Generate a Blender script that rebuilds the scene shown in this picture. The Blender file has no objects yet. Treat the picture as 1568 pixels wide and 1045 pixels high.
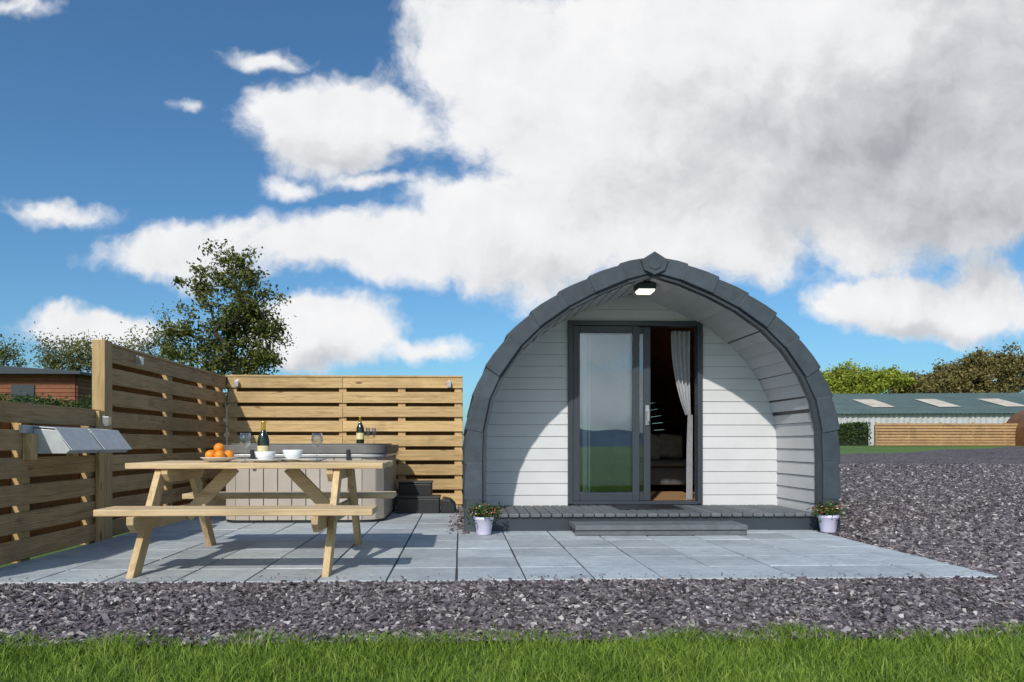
import bpy, math, random
import numpy as np
from mathutils import Vector, Matrix
random.seed(7); R=np.random.RandomState(11)
sc=bpy.context.scene
sc.view_settings.view_transform='Standard'; sc.view_settings.look='None'; sc.view_settings.exposure=0
F=1056.0; H=0.856
SUN_AZ=math.radians(20); SUN_EL=math.radians(37)   # sun behind-left of camera
def zt(y):
    t=np.clip((np.asarray(y,float)-13)/32,0,1); return 0.74*(t*t*(3-2*t)*0.4+t*0.6)
# ---------------------------------------------------------------- node helpers
class NT:
    def __init__(s,tree): s.t=tree; s.n=tree.nodes; s.l=tree.links
    def new(s,typ,**kw):
        n=s.n.new(typ)
        for k,v in kw.items(): setattr(n,k,v)
        return n
    def put(s,sock,v):
        if v is None: return
        if isinstance(v,bpy.types.NodeSocket): s.l.new(v,sock)
        else: sock.default_value=v
    def m(s,op,a,b=None,c=None,clamp=False):
        n=s.new('ShaderNodeMath',operation=op,use_clamp=clamp)
        s.put(n.inputs[0],a); s.put(n.inputs[1],b); s.put(n.inputs[2],c); return n.outputs[0]
    def vm(s,op,a,b=None,c=None,scale=None):
        n=s.new('ShaderNodeVectorMath',operation=op)
        s.put(n.inputs[0],a); s.put(n.inputs[1],b); s.put(n.inputs[2],c)
        if scale is not None: s.put(n.inputs['Scale'],scale)
        return n.outputs['Value'] if op=='LENGTH' else n.outputs[0]
    def noise(s,vec,scale=5,detail=4,rough=.5,dist=0,out='Fac'):
        n=s.new('ShaderNodeTexNoise'); s.put(n.inputs['Vector'],vec); n.inputs['Scale'].default_value=scale
        n.inputs['Detail'].default_value=detail; n.inputs['Roughness'].default_value=rough; n.inputs['Distortion'].default_value=dist
        return n.outputs[out]
    def ramp(s,fac,stops):
        n=s.new('ShaderNodeValToRGB'); e=n.color_ramp.elements
        while len(e)<len(stops): e.new(0.5)
        for i,(p,c) in enumerate(stops):
            e[i].position=p; e[i].color=(c[0],c[1],c[2],1)
        s.put(n.inputs[0],fac); return n.outputs[0]
    def mix(s,fac,a,b,blend='MIX'):
        n=s.new('ShaderNodeMix',data_type='RGBA',blend_type=blend)
        s.put(n.inputs[0],fac)
        for i,v in ((6,a),(7,b)):
            if isinstance(v,(tuple,list)): v=(v[0],v[1],v[2],1)
            s.put(n.inputs[i],v)
        return n.outputs[2]
    def sstep(s,v,a,b):
        n=s.new('ShaderNodeMapRange',interpolation_type='SMOOTHSTEP')
        s.put(n.inputs[0],v); n.inputs[1].default_value=a; n.inputs[2].default_value=b
        return n.outputs[0]
def mat(name):
    m=bpy.data.materials.new(name); m.use_nodes=True; t=NT(m.node_tree)
    b=m.node_tree.nodes['Principled BSDF']; return m,t,b
def bump(t,b,h,strength=.3,dist=.01):
    n=t.new('ShaderNodeBump'); n.inputs['Strength'].default_value=strength; n.inputs['Distance'].default_value=dist
    t.put(n.inputs['Height'],h); t.l.new(n.outputs[0],b.inputs['Normal'])
def simple(name,col,rough=.5,var=.15,scale=6,metal=0,bumpk=.1,bs=60,isl=0.0,spec=None):
    m,t,b=mat(name); g=t.new('ShaderNodeNewGeometry'); P=g.outputs['Position']
    n=t.noise(P,scale,5,.6)
    lo=tuple(c*(1-var) for c in col); hi=tuple(min(1,c*(1+var)) for c in col)
    c=t.ramp(n,[(.3,lo),(.7,hi)])
    if isl>0:
        k=t.m('MULTIPLY_ADD',g.outputs['Random Per Island'],isl,1-isl*.5)
        c=t.vm('SCALE',c,scale=k)
    t.l.new(c,b.inputs['Base Color']); b.inputs['Roughness'].default_value=rough; b.inputs['Metallic'].default_value=metal
    if spec is not None: b.inputs['Specular IOR Level'].default_value=spec
    if bumpk>0: bump(t,b,t.noise(P,bs,4,.6),bumpk,.004)
    return m
def wood(name,axis,light,dark,knot,reed=False,isl=.25,rough=.7):
    m,t,b=mat(name); g=t.new('ShaderNodeNewGeometry'); P=g.outputs['Position']; rnd=g.outputs['Random Per Island']
    off=t.new('ShaderNodeCombineXYZ')
    t.put(off.inputs[0],t.m('MULTIPLY',rnd,37.)); t.put(off.inputs[1],t.m('MULTIPLY',rnd,91.)); t.put(off.inputs[2],t.m('MULTIPLY',rnd,53.))
    Q=t.vm('ADD',P,off.outputs[0])
    s=[1,1,1]; s['xyz'.index(axis)]=.07
    Qs=t.vm('MULTIPLY',Q,tuple(s))
    grain=t.noise(Qs,28,6,.65,1.2)
    s2=[1,1,1]; s2['xyz'.index(axis)]=.35
    v=t.new('ShaderNodeTexVoronoi'); t.put(v.inputs['Vector'],t.vm('MULTIPLY',Q,tuple(s2))); v.inputs['Scale'].default_value=5.5
    kn=t.sstep(v.outputs['Distance'],.13,.05)
    col=t.ramp(grain,[(.30,dark),(.52,light),(.75,tuple(min(1,c*1.18) for c in light))])
    col=t.mix(t.m('MULTIPLY',kn,.85),col,knot)
    big=t.noise(P,1.3,3,.6)
    col=t.mix(t.sstep(big,.45,.75),col,tuple(a*.72 for a in light),'MIX')
    stain=t.noise(Q,4.5,4,.6)
    col=t.vm('SCALE',col,scale=t.m('MULTIPLY_ADD',t.sstep(stain,.5,.8),-.22,1.0))
    col=t.vm('SCALE',col,scale=t.m('MULTIPLY_ADD',rnd,isl,1-isl*.5))
    t.l.new(col,b.inputs['Base Color']); b.inputs['Roughness'].default_value=rough; b.inputs['Specular IOR Level'].default_value=.25
    h=t.m('MULTIPLY',grain,.3)
    if reed:
        sp=t.new('ShaderNodeSeparateXYZ'); t.put(sp.inputs[0],P)
        w=t.m('SINE',t.m('MULTIPLY',sp.outputs[2],2*math.pi/.018))
        h=t.m('MULTIPLY_ADD',w,.5,h)
    bump(t,b,h,.5,.005)
    return m
# ---------------------------------------------------------------- mesh builder
class MB:
    def __init__(s): s.v=[]; s.f=[]; s.mi=[]; s.sm=[]
    def add(s,V,Fc,mi=0,sm=False):
        o=len(s.v); s.v.extend([tuple(map(float,p)) for p in V])
        for f in Fc: s.f.append(tuple(i+o for i in f)); s.mi.append(mi); s.sm.append(sm)
    def box(s,x0,x1,y0,y1,z0,z1,mi=0):
        V=[(x,y,z) for z in(z0,z1) for y in(y0,y1) for x in(x0,x1)]
        s.add(V,[(0,2,3,1),(4,5,7,6),(0,1,5,4),(2,6,7,3),(0,4,6,2),(1,3,7,5)],mi)
    def hexa(s,V,mi=0):
        s.add(V,[(3,2,1,0),(4,5,6,7),(0,1,5,4),(1,2,6,5),(2,3,7,6),(3,0,4,7)],mi)
    def beam(s,p0,p1,w,t,side,mi=0):
        p0=Vector(p0);p1=Vector(p1);d=(p1-p0).normalized();sd=Vector(side).normalized();o=d.cross(sd).normalized()
        V=[]
        for p in(p0,p1):
            for a,b in((-1,-1),(1,-1),(1,1),(-1,1)): V.append(p+sd*(a*t/2)+o*(b*w/2))
        s.hexa(V,mi)
    def prism(s,poly,axis,a0,a1,mi=0):
        n=len(poly); V=[]
        for a in(a0,a1):
            for p in poly:
                V.append((a,p[0],p[1]) if axis=='x' else ((p[0],a,p[1]) if axis=='y' else (p[0],p[1],a)))
        Fc=[tuple(range(n))[::-1],tuple(range(n,2*n))]+[(i,(i+1)%n,n+(i+1)%n,n+i) for i in range(n)]
        s.add(V,Fc,mi)
    def lathe(s,prof,c,mi=0,seg=24,sm=True,sx=1,sy=1):
        V=[];n=len(prof)
        for k in range(seg):
            a=2*math.pi*k/seg
            for r,z in prof: V.append((c[0]+r*math.cos(a)*sx,c[1]+r*math.sin(a)*sy,c[2]+z))
        Fc=[]
        for k in range(seg):
            k2=(k+1)%seg
            for i in range(n-1): Fc.append((k*n+i,k2*n+i,k2*n+i+1,k*n+i+1))
        s.add(V,Fc,mi,sm)
    def cyl(s,p0,p1,r,mi=0,seg=12,r1=None):
        p0=Vector(p0);p1=Vector(p1);d=(p1-p0).normalized();r1=r if r1 is None else r1
        a=d.orthogonal().normalized();b=d.cross(a);V=[]
        for p,rr in((p0,r),(p1,r1)):
            for k in range(seg):
                t=2*math.pi*k/seg; V.append(p+a*math.cos(t)*rr+b*math.sin(t)*rr)
        s.add(V,[(k,(k+1)%seg,seg+(k+1)%seg,seg+k) for k in range(seg)],mi,True)
        s.add(V,[tuple(range(seg))[::-1],tuple(range(seg,2*seg))],mi)
    def build(s,name,mats,parent=None,bevel=0):
        me=bpy.data.meshes.new(name); me.from_pydata(s.v,[],s.f)
        for m in mats: me.materials.append(m)
        me.polygons.foreach_set('material_index',s.mi); me.polygons.foreach_set('use_smooth',s.sm); me.update()
        ob=bpy.data.objects.new(name,me); sc.collection.objects.link(ob)
        if parent: ob.parent=parent
        if bevel>0:
            md=ob.modifiers.new('bevel','BEVEL'); md.width=bevel; md.segments=2; md.limit_method='ANGLE'; md.angle_limit=math.radians(40)
        return ob
def empty(name):
    e=bpy.data.objects.new(name,None); sc.collection.objects.link(e); e.empty_display_size=.2; return e
def arrmesh(name,V,Q,mats,mi=None,parent=None):
    me=bpy.data.meshes.new(name); me.from_pydata(V.tolist(),[],Q.tolist())
    for m in mats: me.materials.append(m)
    if mi is not None: me.polygons.foreach_set('material_index',mi)
    me.update(); ob=bpy.data.objects.new(name,me); sc.collection.objects.link(ob)
    if parent: ob.parent=parent
    return ob
# ---------------------------------------------------------------- materials
fx=wood('fence_wood_x','x',(.62,.42,.20),(.38,.23,.095),(.13,.06,.025),reed=True)
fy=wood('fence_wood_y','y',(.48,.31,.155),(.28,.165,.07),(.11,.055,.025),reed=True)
fback=wood('fence_wood_back_shaded','x',(.20,.11,.048),(.12,.065,.028),(.06,.03,.015))  # rear boards: same timber, shade of the gaps put into a darker colour
fz=wood('post_wood','z',(.54,.365,.175),(.34,.205,.09),(.13,.07,.03))
tx=wood('table_wood_x','x',(.68,.50,.29),(.47,.315,.16),(.20,.10,.045),isl=.15)
ty=wood('table_wood_y','y',(.62,.45,.245),(.41,.27,.13),(.18,.09,.04),isl=.15)
tz=wood('table_wood_z','z',(.64,.46,.25),(.43,.285,.135),(.18,.09,.04),isl=.15)
brown=wood('interior_wood','y',(.22,.10,.045),(.13,.055,.022),(.05,.02,.01),isl=.3,rough=.45)
floorw=wood('floor_wood','y',(.38,.22,.11),(.25,.13,.06),(.1,.05,.02))
clad=simple('white_cladding',(.62,.62,.625),.55,.05,3,0,.12,90,isl=.05)
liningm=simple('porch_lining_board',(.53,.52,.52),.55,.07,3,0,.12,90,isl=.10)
grey=simple('dark_grey_tile',(.048,.062,.076),.65,.22,9,0,.6,120,isl=.34)
fasc=simple('dark_grey_fascia',(.036,.045,.056),.5,.1,5)
frame=simple('anthracite_frame',(.045,.053,.065),.35,.05,5,0,.03)
white=simple('white_paint',(.78,.78,.78),.4,.03,5,0,.02)
steel=simple('brushed_steel',(.55,.56,.57),.35,.08,20,.85,.05)
galv=simple('galvanised_metal',(.50,.52,.53),.5,.12,14,.35,.05)
black=simple('black_plastic',(.018,.018,.02),.5,.2,8)
deckm=simple('deck_board',(.12,.13,.14),.65,.2,12,0,.5,150,isl=.35)
tubm=simple('tub_panel',(.45,.385,.32),.6,.08,4,0,.2,80,isl=.08)
lidm=simple('tub_lid',(.17,.16,.15),.55,.15,6,0,.2,70)
lilac=simple('lilac_pot',(.66,.62,.78),.4,.05,5)
ceramic=simple('ceramic',(.82,.82,.8),.2,.02,5,0,0)
orangem=simple('orange_peel',(.85,.27,.015),.45,.12,15,0,.4,300)
gold=simple('gold_foil',(.75,.5,.1),.35,.1,20,.7,.0)
label=simple('paper_label',(.75,.65,.35),.6,.1,20,0,0)
botm=simple('green_bottle',(.012,.022,.01),.08,.1,5,0,0,spec=.8)
curt=simple('curtain_fabric',(.42,.42,.44),.9,.12,25,0,.3,200)
sofa=simple('grey_sofa',(.13,.13,.15),.9,.15,10,0,.3,150)
cush=simple('cushion',(.42,.36,.31),.9,.2,14,0,.3,150)
bark=simple('bark',(.085,.07,.055),.9,.3,20,0,.6,40)
def leafmat(name,a,b,c,scale=1.2,trans=.3):
    m,t,bs=mat(name); g=t.new('ShaderNodeNewGeometry')
    r=t.m('ADD',t.m('MULTIPLY',g.outputs['Random Per Island'],.6),t.m('MULTIPLY',t.noise(g.outputs['Position'],scale,3,.6),.55))
    col=t.ramp(r,[(.25,a),(.55,b),(.9,c)])
    t.l.new(col,bs.inputs['Base Color']); bs.inputs['Roughness'].default_value=.55; bs.inputs['Specular IOR Level'].default_value=.3
    tr=t.new('ShaderNodeBsdfTranslucent'); t.l.new(col,tr.inputs[0])
    mx=t.new('ShaderNodeMixShader'); mx.inputs[0].default_value=trans
    t.l.new(bs.outputs[0],mx.inputs[1]); t.l.new(tr.outputs[0],mx.inputs[2])
    t.l.new(mx.outputs[0],t.n['Material Output'].inputs[0]); return m
haw=leafmat('hawthorn_leaf',(.045,.06,.014),(.12,.14,.03),(.24,.24,.06))
hawy=leafmat('budding_leaf',(.09,.10,.03),(.18,.19,.055),(.28,.27,.09))
hedgel=leafmat('hedge_leaf',(.02,.04,.01),(.05,.09,.018),(.10,.16,.035))
limel=leafmat('spring_leaf',(.16,.20,.02),(.33,.38,.045),(.44,.48,.08),.25)
russet=leafmat('russet_leaf',(.09,.085,.03),(.20,.165,.05),(.28,.225,.08),.05,.2)
grassm=leafmat('grass_blade',(.075,.14,.016),(.19,.31,.035),(.38,.48,.09),3,.35)
# glass
gm,t,b=mat('door_glass'); t.n.remove(b)
tr=t.new('ShaderNodeBsdfTransparent'); tr.inputs[0].default_value=(.88,.92,.92,1)
gl=t.new('ShaderNodeBsdfGlossy'); gl.inputs['Roughness'].default_value=.005; gl.inputs[0].default_value=(.78,.86,.93,1)
lw=t.new('ShaderNodeLayerWeight'); lw.inputs[0].default_value=.4
mx=t.new('ShaderNodeMixShader'); t.put(mx.inputs[0],t.m('MULTIPLY_ADD',lw.outputs['Fresnel'],.5,.12,True))
t.l.new(tr.outputs[0],mx.inputs[1]); t.l.new(gl.outputs[0],mx.inputs[2]); t.l.new(mx.outputs[0],t.n['Material Output'].inputs[0])
wg,t,b=mat('clear_glass'); t.n.remove(b)
tr=t.new('ShaderNodeBsdfTransparent'); tr.inputs[0].default_value=(.93,.95,.95,1)
gl=t.new('ShaderNodeBsdfGlossy'); gl.inputs['Roughness'].default_value=.02
lw=t.new('ShaderNodeLayerWeight'); lw.inputs[0].default_value=.35
mx=t.new('ShaderNodeMixShader'); t.put(mx.inputs[0],t.m('MULTIPLY_ADD',lw.outputs['Facing'],.75,.08,True))
t.l.new(tr.outputs[0],mx.inputs[1]); t.l.new(gl.outputs[0],mx.inputs[2]); t.l.new(mx.outputs[0],t.n['Material Output'].inputs[0])
lampm,t,b=mat('lamp_lens'); b.inputs['Base Color'].default_value=(.9,.88,.8,1)
b.inputs['Emission Color'].default_value=(1,.93,.8,1); b.inputs['Emission Strength'].default_value=1.3
# slabs
slabm,t,b=mat('slate_slab'); g=t.new('ShaderNodeNewGeometry'); P=g.outputs['Position']
n1=t.noise(P,2.3,6,.65); n2=t.noise(P,26,6,.72); n3=t.noise(t.vm('MULTIPLY',P,(1,3.5,1)),5,6,.7,.6)
c=t.ramp(t.m('ADD',t.m('MULTIPLY',n1,.35),t.m('ADD',t.m('MULTIPLY',n2,.35),t.m('MULTIPLY',n3,.3))),[(.34,(.25,.275,.29)),(.5,(.44,.475,.49)),(.66,(.58,.61,.62))])
c=t.vm('SCALE',c,scale=t.m('MULTIPLY_ADD',g.outputs['Random Per Island'],.30,.85))
t.l.new(c,b.inputs['Base Color']); t.put(b.inputs['Roughness'],t.m('MULTIPLY_ADD',n2,.3,.45))
bump(t,b,t.m('ADD',n3,t.m('MULTIPLY',n2,.6)),.7,.010)
# gravel
def gravel_col(t,r):
    return t.ramp(r,[(.0,(.042,.033,.036)),(.35,(.102,.080,.088)),(.65,(.17,.136,.145)),(.88,(.255,.215,.22)),(1,(.55,.50,.47))])
chipm,t,b=mat('slate_chip'); g=t.new('ShaderNodeNewGeometry')
c=gravel_col(t,g.outputs['Random Per Island']); c=t.vm('SCALE',c,scale=t.m('MULTIPLY_ADD',t.noise(g.outputs['Position'],1.6,4,.6),.8,.62))
t.l.new(c,b.inputs['Base Color']); b.inputs['Roughness'].default_value=.55
gravm,t,b=mat('slate_gravel'); g=t.new('ShaderNodeNewGeometry'); P=g.outputs['Position']
Pn=t.vm('ADD',P,t.vm('SCALE',t.noise(P,30,2,.5,0,'Color'),scale=.02))
v=t.new('ShaderNodeTexVoronoi'); t.put(v.inputs['Vector'],Pn); v.inputs['Scale'].default_value=26
sp=t.new('ShaderNodeSeparateXYZ'); t.put(sp.inputs[0],v.outputs['Color'])
c=gravel_col(t,sp.outputs[0]); c=t.vm('SCALE',c,scale=t.m('MULTIPLY_ADD',t.sstep(v.outputs['Distance'],.75,.2),.6,.5))
v2=t.new('ShaderNodeTexVoronoi'); t.put(v2.inputs['Vector'],t.vm('MULTIPLY',Pn,(1,.45,1))); v2.inputs['Scale'].default_value=9
sp2=t.new('ShaderNodeSeparateXYZ'); t.put(sp2.inputs[0],v2.outputs['Color'])
c=t.vm('SCALE',c,scale=t.m('MULTIPLY_ADD',sp2.outputs[0],.65,.75))
c=t.vm('SCALE',c,scale=t.m('MULTIPLY_ADD',t.noise(P,.5,5,.65),1.0,.55))
t.l.new(c,b.inputs['Base Color']); b.inputs['Roughness'].default_value=.8; b.inputs['Specular IOR Level'].default_value=.2
bump(t,b,t.m('SUBTRACT',sp.outputs[1],v.outputs['Distance']),.9,.02)
# ground
grm,t,b=mat('grass_ground'); g=t.new('ShaderNodeNewGeometry'); P=g.outputs['Position']
c=t.ramp(t.m('ADD',t.m('MULTIPLY',t.noise(P,.15,4,.6),.5),t.m('MULTIPLY',t.noise(P,25,5,.7),.5)),[(.3,(.05,.10,.017)),(.5,(.10,.18,.027)),(.7,(.17,.26,.045))])
t.l.new(c,b.inputs['Base Color']); b.inputs['Roughness'].default_value=.85; bump(t,b,t.noise(P,45,5,.7),.8,.03)
# ---------------------------------------------------------------- ground
def axis(near,far):
    a=list(np.arange(-near,near+.01,2.0)); s=2.0; p=near; ext=[]
    while p<far: s*=1.25; p+=s; ext.append(p)
    return np.array([-e for e in ext[::-1]]+a+ext)
ax=axis(60,2500)
def gz(x,y):
    z=zt(y); back=np.clip((-y-30)/200,0,1); return z-6*back*back
X,Y=np.meshgrid(ax,ax); Z=gz(X,Y)
n=len(ax); V=np.stack([X.ravel(),Y.ravel(),Z.ravel()],1)
I=np.arange(n*n).reshape(n,n); Q=np.stack([I[:-1,:-1].ravel(),I[:-1,1:].ravel(),I[1:,1:].ravel(),I[1:,:-1].ravel()],1)
V[:,2]-=.012
arrmesh('ground',V,Q,[grm])
# gravel sheet
xs=np.arange(-9,66.1,1.5); edge=np.clip(29+(xs-16)*.66,24,50)+.5*np.sin(xs*.8)
rows=[np.full_like(xs,v_) for v_ in [3.0,4.24]+list(np.arange(6,22.1,2))]+[22+(edge-22)*k/7 for k in range(1,8)]
Y=np.stack(rows); X=np.tile(xs,(len(rows),1))
V=np.stack([X.ravel(),Y.ravel(),zt(Y).ravel()+.006],1)
ny,nx=X.shape; I=np.arange(ny*nx).reshape(ny,nx); Q=[]
for j in range(ny-1):
    for i in range(nx-1):
        if j==0 or xs[i]>=-.1: Q.append((I[j,i],I[j,i+1],I[j+1,i+1],I[j+1,i]))
arrmesh('gravel_yard',V,np.array(Q),[gravm])
def chips(px,py,size):
    n=len(px); base=np.array([(x,y,z) for z in(-1,1) for y in(-1,1) for x in(-1,1)],float)
    L=base[None]+R.uniform(-.5,.5,(n,8,3))
    s=np.stack([size*R.uniform(.6,1.3,n),size*R.uniform(.4,.8,n),size*R.uniform(.14,.32,n)],1)*.5
    L=L*s[:,None,:]
    a=R.uniform(0,2*np.pi,n); tx_=R.normal(0,.42,n); ty_=R.normal(0,.42,n)
    def rot(L,i,j,a):
        c,s_=np.cos(a)[:,None],np.sin(a)[:,None]; A=L[:,:,i]*c-L[:,:,j]*s_; B=L[:,:,i]*s_+L[:,:,j]*c; L=L.copy(); L[:,:,i]=A; L[:,:,j]=B; return L
    L=rot(L,1,2,tx_); L=rot(L,0,2,ty_); L=rot(L,0,1,a)
    z=zt(py)+R.uniform(.002,.016,n)
    L[:,:,0]+=px[:,None]; L[:,:,1]+=py[:,None]; L[:,:,2]+=z[:,None]
    fb=np.array([(0,2,3,1),(4,5,7,6),(0,1,5,4),(2,6,7,3),(0,4,6,2),(1,3,7,5)])
    Q=(fb[None]+(np.arange(n)*8)[:,None,None]).reshape(-1,4)
    return L.reshape(-1,3),Q
PX=[];PY=[];SZ=[]
n=48000; PX.append(R.uniform(-3.9,4.9,n)); PY.append(R.uniform(2.95,4.245,n)); SZ.append(R.uniform(.010,.033,n)*(1+.5*(R.uniform(0,1,n)<.06)))
n=62000; q=R.uniform(0,1,n); yy=4.24+18*q**1.7; xx=3.40+R.uniform(0,1,n)*(yy*.88-2.2).clip(1,15); PX.append(xx);PY.append(yy);SZ.append(R.uniform(.015,.040,n)*(1+.9*q))
n=900; PX.append(R.uniform(-.12,.08,n)); PY.append(R.uniform(6.4,9.2,n)); SZ.append(R.uniform(.02,.045,n))
n=160; PX.append(R.uniform(-3,3.3,n)); PY.append(4.26+R.exponential(.05,n)); SZ.append(R.uniform(.006,.016,n))
PX=np.concatenate(PX);PY=np.concatenate(PY);SZ=np.concatenate(SZ)
V,Q=chips(PX,PY,SZ); V[-160*8:,2]+=.018
arrmesh('slate_chippings',V,Q,[chipm])
def blades(px,py,h,w):
    n=len(px); a=R.uniform(0,2*np.pi,n); lean=R.uniform(.1,.85,n)*h; la=R.uniform(0,2*np.pi,n)
    dx,dy=np.cos(a)*w/2,np.sin(a)*w/2; lx,ly=np.cos(la)*lean,np.sin(la)*lean
    V=np.zeros((n,6,3))
    for k,(tt,ws) in enumerate(((0,1),(.55,.8),(1,.12))):
        cx=px+lx*tt**2; cy=py+ly*tt**2; z=h*tt*(1-.18*tt)-.012
        V[:,2*k]=np.stack([cx-dx*ws,cy-dy*ws,z],1); V[:,2*k+1]=np.stack([cx+dx*ws,cy+dy*ws,z],1)
    fb=np.array([(0,1,3,2),(2,3,5,4)]); return V.reshape(-1,3),(fb[None]+(np.arange(n)*6)[:,None,None]).reshape(-1,4)
n=100000; px=R.uniform(-3.6,4.4,n); q=R.uniform(0,1,n)
py=-1.5*q**1.1+3.02+.035*np.sin(px*5.3)+.03*np.sin(px*13.1+1)+R.normal(0,.018,n)
hh=R.uniform(.035,.075,n)*(1+.35*np.sin(px*3.1+py*4)*np.sin(px*7.7-py*2)); tall=R.uniform(0,1,n)<.06; hh=np.where(tall,hh*1.5,hh)
V,Q=blades(px,py,hh,R.uniform(.002,.0055,n)); arrmesh('lawn_grass',V,Q,[grassm])
# ---------------------------------------------------------------- patio
mb=MB(); pit=.43; y0=4.24
shift=(-.024)-(-3.11+7*pit)
xe=[-3.11]+[-3.11+i*pit+shift for i in range(16) if -3.05<-3.11+i*pit+shift<3.42]
if xe[-1]<3.3: xe.append(3.40)
g_=.006
for j in range(12):
    ya=y0+j*pit; yb=ya+pit
    for i in range(len(xe)-1):
        xa,xb=xe[i],xe[i+1]
        if ya>6.5 and xa>-.1: continue
        if xb-xa<.06: continue
        dz=random.uniform(-.002,.002); jx=random.uniform(-.002,.002)
        mb.box(xa+g_+jx,xb-g_+jx,ya+g_,min(yb,9.35)-g_,-.02,.02+dz)
mb.build('stone_patio',[slabm],bevel=.005)
mb=MB(); mb.box(-3.11,3.39,4.245,6.55,-.01,.0105); mb.box(-3.11,-.03,6.55,9.3,-.01,.0105)
mb.build('patio_joint_bed',[simple('joint',(.045,.045,.047),.9)])
# ---------------------------------------------------------------- fences
mb=MB()
W=.145;PT=.195
for k in range(9):
    z1=1.75-PT*k
    for xa,xb in((-3.1,-1.58),(-1.576,.03)): mb.box(xa,xb,9.3,9.325,z1-W+random.uniform(-.004,.004),z1+random.uniform(-.002,0),0)
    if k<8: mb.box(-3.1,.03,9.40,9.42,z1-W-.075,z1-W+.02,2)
for xp in(-3.04,-1.58,-.79,-.03): mb.box(xp-.05,xp+.05,9.326,9.398,0,1.74,1)
mb.box(-3.12,.03,9.285,9.42,1.752,1.775,0)
mb.build('timber_fence',[fx,fz,fback],bevel=.004)
mb=MB()
for k in range(9):
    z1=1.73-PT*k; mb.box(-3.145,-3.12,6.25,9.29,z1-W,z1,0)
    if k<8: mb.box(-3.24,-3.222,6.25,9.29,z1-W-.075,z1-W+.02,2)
for yp in(7.6,8.6,9.2): mb.box(-3.22,-3.146,yp-.05,yp+.05,0,1.72,1)
mb.box(-3.205,-3.095,6.11,6.245,0,1.765,1)
mb.box(-3.24,-3.11,6.25,9.28,1.732,1.755,0)
mb.build('timber_fence',[fy,fz,fback],bevel=.004)
mb=MB()
for k in range(6):
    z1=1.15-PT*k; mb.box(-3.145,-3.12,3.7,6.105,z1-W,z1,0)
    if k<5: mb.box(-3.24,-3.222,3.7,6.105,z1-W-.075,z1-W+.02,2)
for yp in(3.8,5.1,6.0): mb.box(-3.22,-3.146,yp-.05,yp+.05,0,1.14,1)
mb.box(-3.119,-3.085,6.0,6.09,0,1.14,1)
mb.build('timber_fence',[fy,fz,fback],bevel=.004)
def flight(c,n):
    m=MB(); x,y,z=c
    if n=='y':
        m.box(x-.02,x+.02,y-.008,y,z-.05,z+.05,0); m.box(x-.025,x+.025,y-.065,y-.009,z-.045,z+.03,0); m.box(x-.02,x+.02,y-.06,y-.015,z-.05,z-.046,1)
    else:
        m.box(x,x+.008,y-.02,y+.02,z-.05,z+.05,0); m.box(x+.009,x+.06,y-.025,y+.025,z-.04,z+.03,0); m.box(x+.015,x+.055,y-.02,y+.02,z-.046,z-.041,1)
    m.build('fence_wall_light',[steel,white],bevel=.004)
flight((-2.97,9.3,1.66),'y'); flight((-.15,9.3,1.66),'y'); flight((-3.12,6.75,1.66),'x'); flight((-3.085,6.06,1.06),'x')
# metal wall boxes
e=empty('metal_wall_box'); mb=MB()
mb.box(-3.119,-3.09,4.98,6.0,.93,.99,0)
mb.box(-3.119,-3.06,5.02,5.10,.74,.93,1); mb.box(-3.119,-3.06,5.56,5.64,.76,.93,1)
mb.build('bracket',[galv,fz],e,.003)
for ya,yb in((5.10,5.52),(5.56,6.0)):
    mb=MB(); mb.prism([(-3.088,.97),(-3.088,.785),(-2.86,.785),(-2.83,.81),(-2.93,.955)],'y',ya,yb)
    mb.prism([(-2.935,.965),(-2.815,.805),(-2.81,.81),(-2.93,.972),(-3.085,.985),(-3.085,.978)],'y',ya-.008,yb+.008)
    mb.build('box',[galv],e,.004)
# ---------------------------------------------------------------- picnic table
e=empty('picnic_table'); XA,XB=-2.27,-.53
mb=MB()
for i in range(5):
    ya=4.74+i*.146; mb.box(XA+random.uniform(-.004,.004),XB+random.uniform(-.004,.004),ya,ya+.138,.686,.726,0)
mb.build('table_top',[tx],e,.006)
mb=MB()
for ya in(4.30,4.435): mb.box(-2.25,-.545,ya,ya+.128,.41,.452,0)
mb.build('seat_front',[tx],e,.006)
mb=MB()
for ya in(5.65,5.785): mb.box(-2.25,-.545,ya,ya+.128,.41,.452,0)
mb.build('seat_back',[tx],e,.006)
mb=MB()
for xo,sgn in((-2.06,1),(-.85,-1)):
    mb.beam((xo,4.40,-.01),(xo,4.84,.69),.10,.044,(1,0,0),1)
    mb.beam((xo,5.80,-.01),(xo,5.36,.69),.10,.044,(1,0,0),1)
    xb=xo+sgn*.046
    mb.prism([(4.27,.408),(4.27,.36),(4.33,.305),(5.89,.305),(5.94,.36),(5.94,.408)],'x',xb-.022,xb+.022,0)
    mb.prism([(4.76,.685),(4.76,.65),(4.81,.595),(5.39,.595),(5.45,.65),(5.45,.685)],'x',xb-.022,xb+.022,0)
    mb.beam((xb+sgn*.02 if sgn>0 else xb-.02,5.1,.33),(xb+.36 if sgn>0 else xb-.36,5.1,.685),.09,.04,(0,1,0),2)
for z in(.355,.64):
    for x in(-2.085,-.825):
        for y in((4.6,5.6) if z<.5 else (4.83,5.37)): mb.cyl((x-.006,y,z),(x+.006,y,z),.012,3,8)
mb.build('frame',[ty,tz,tx,galv],e,.004)
TT=.727
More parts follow.
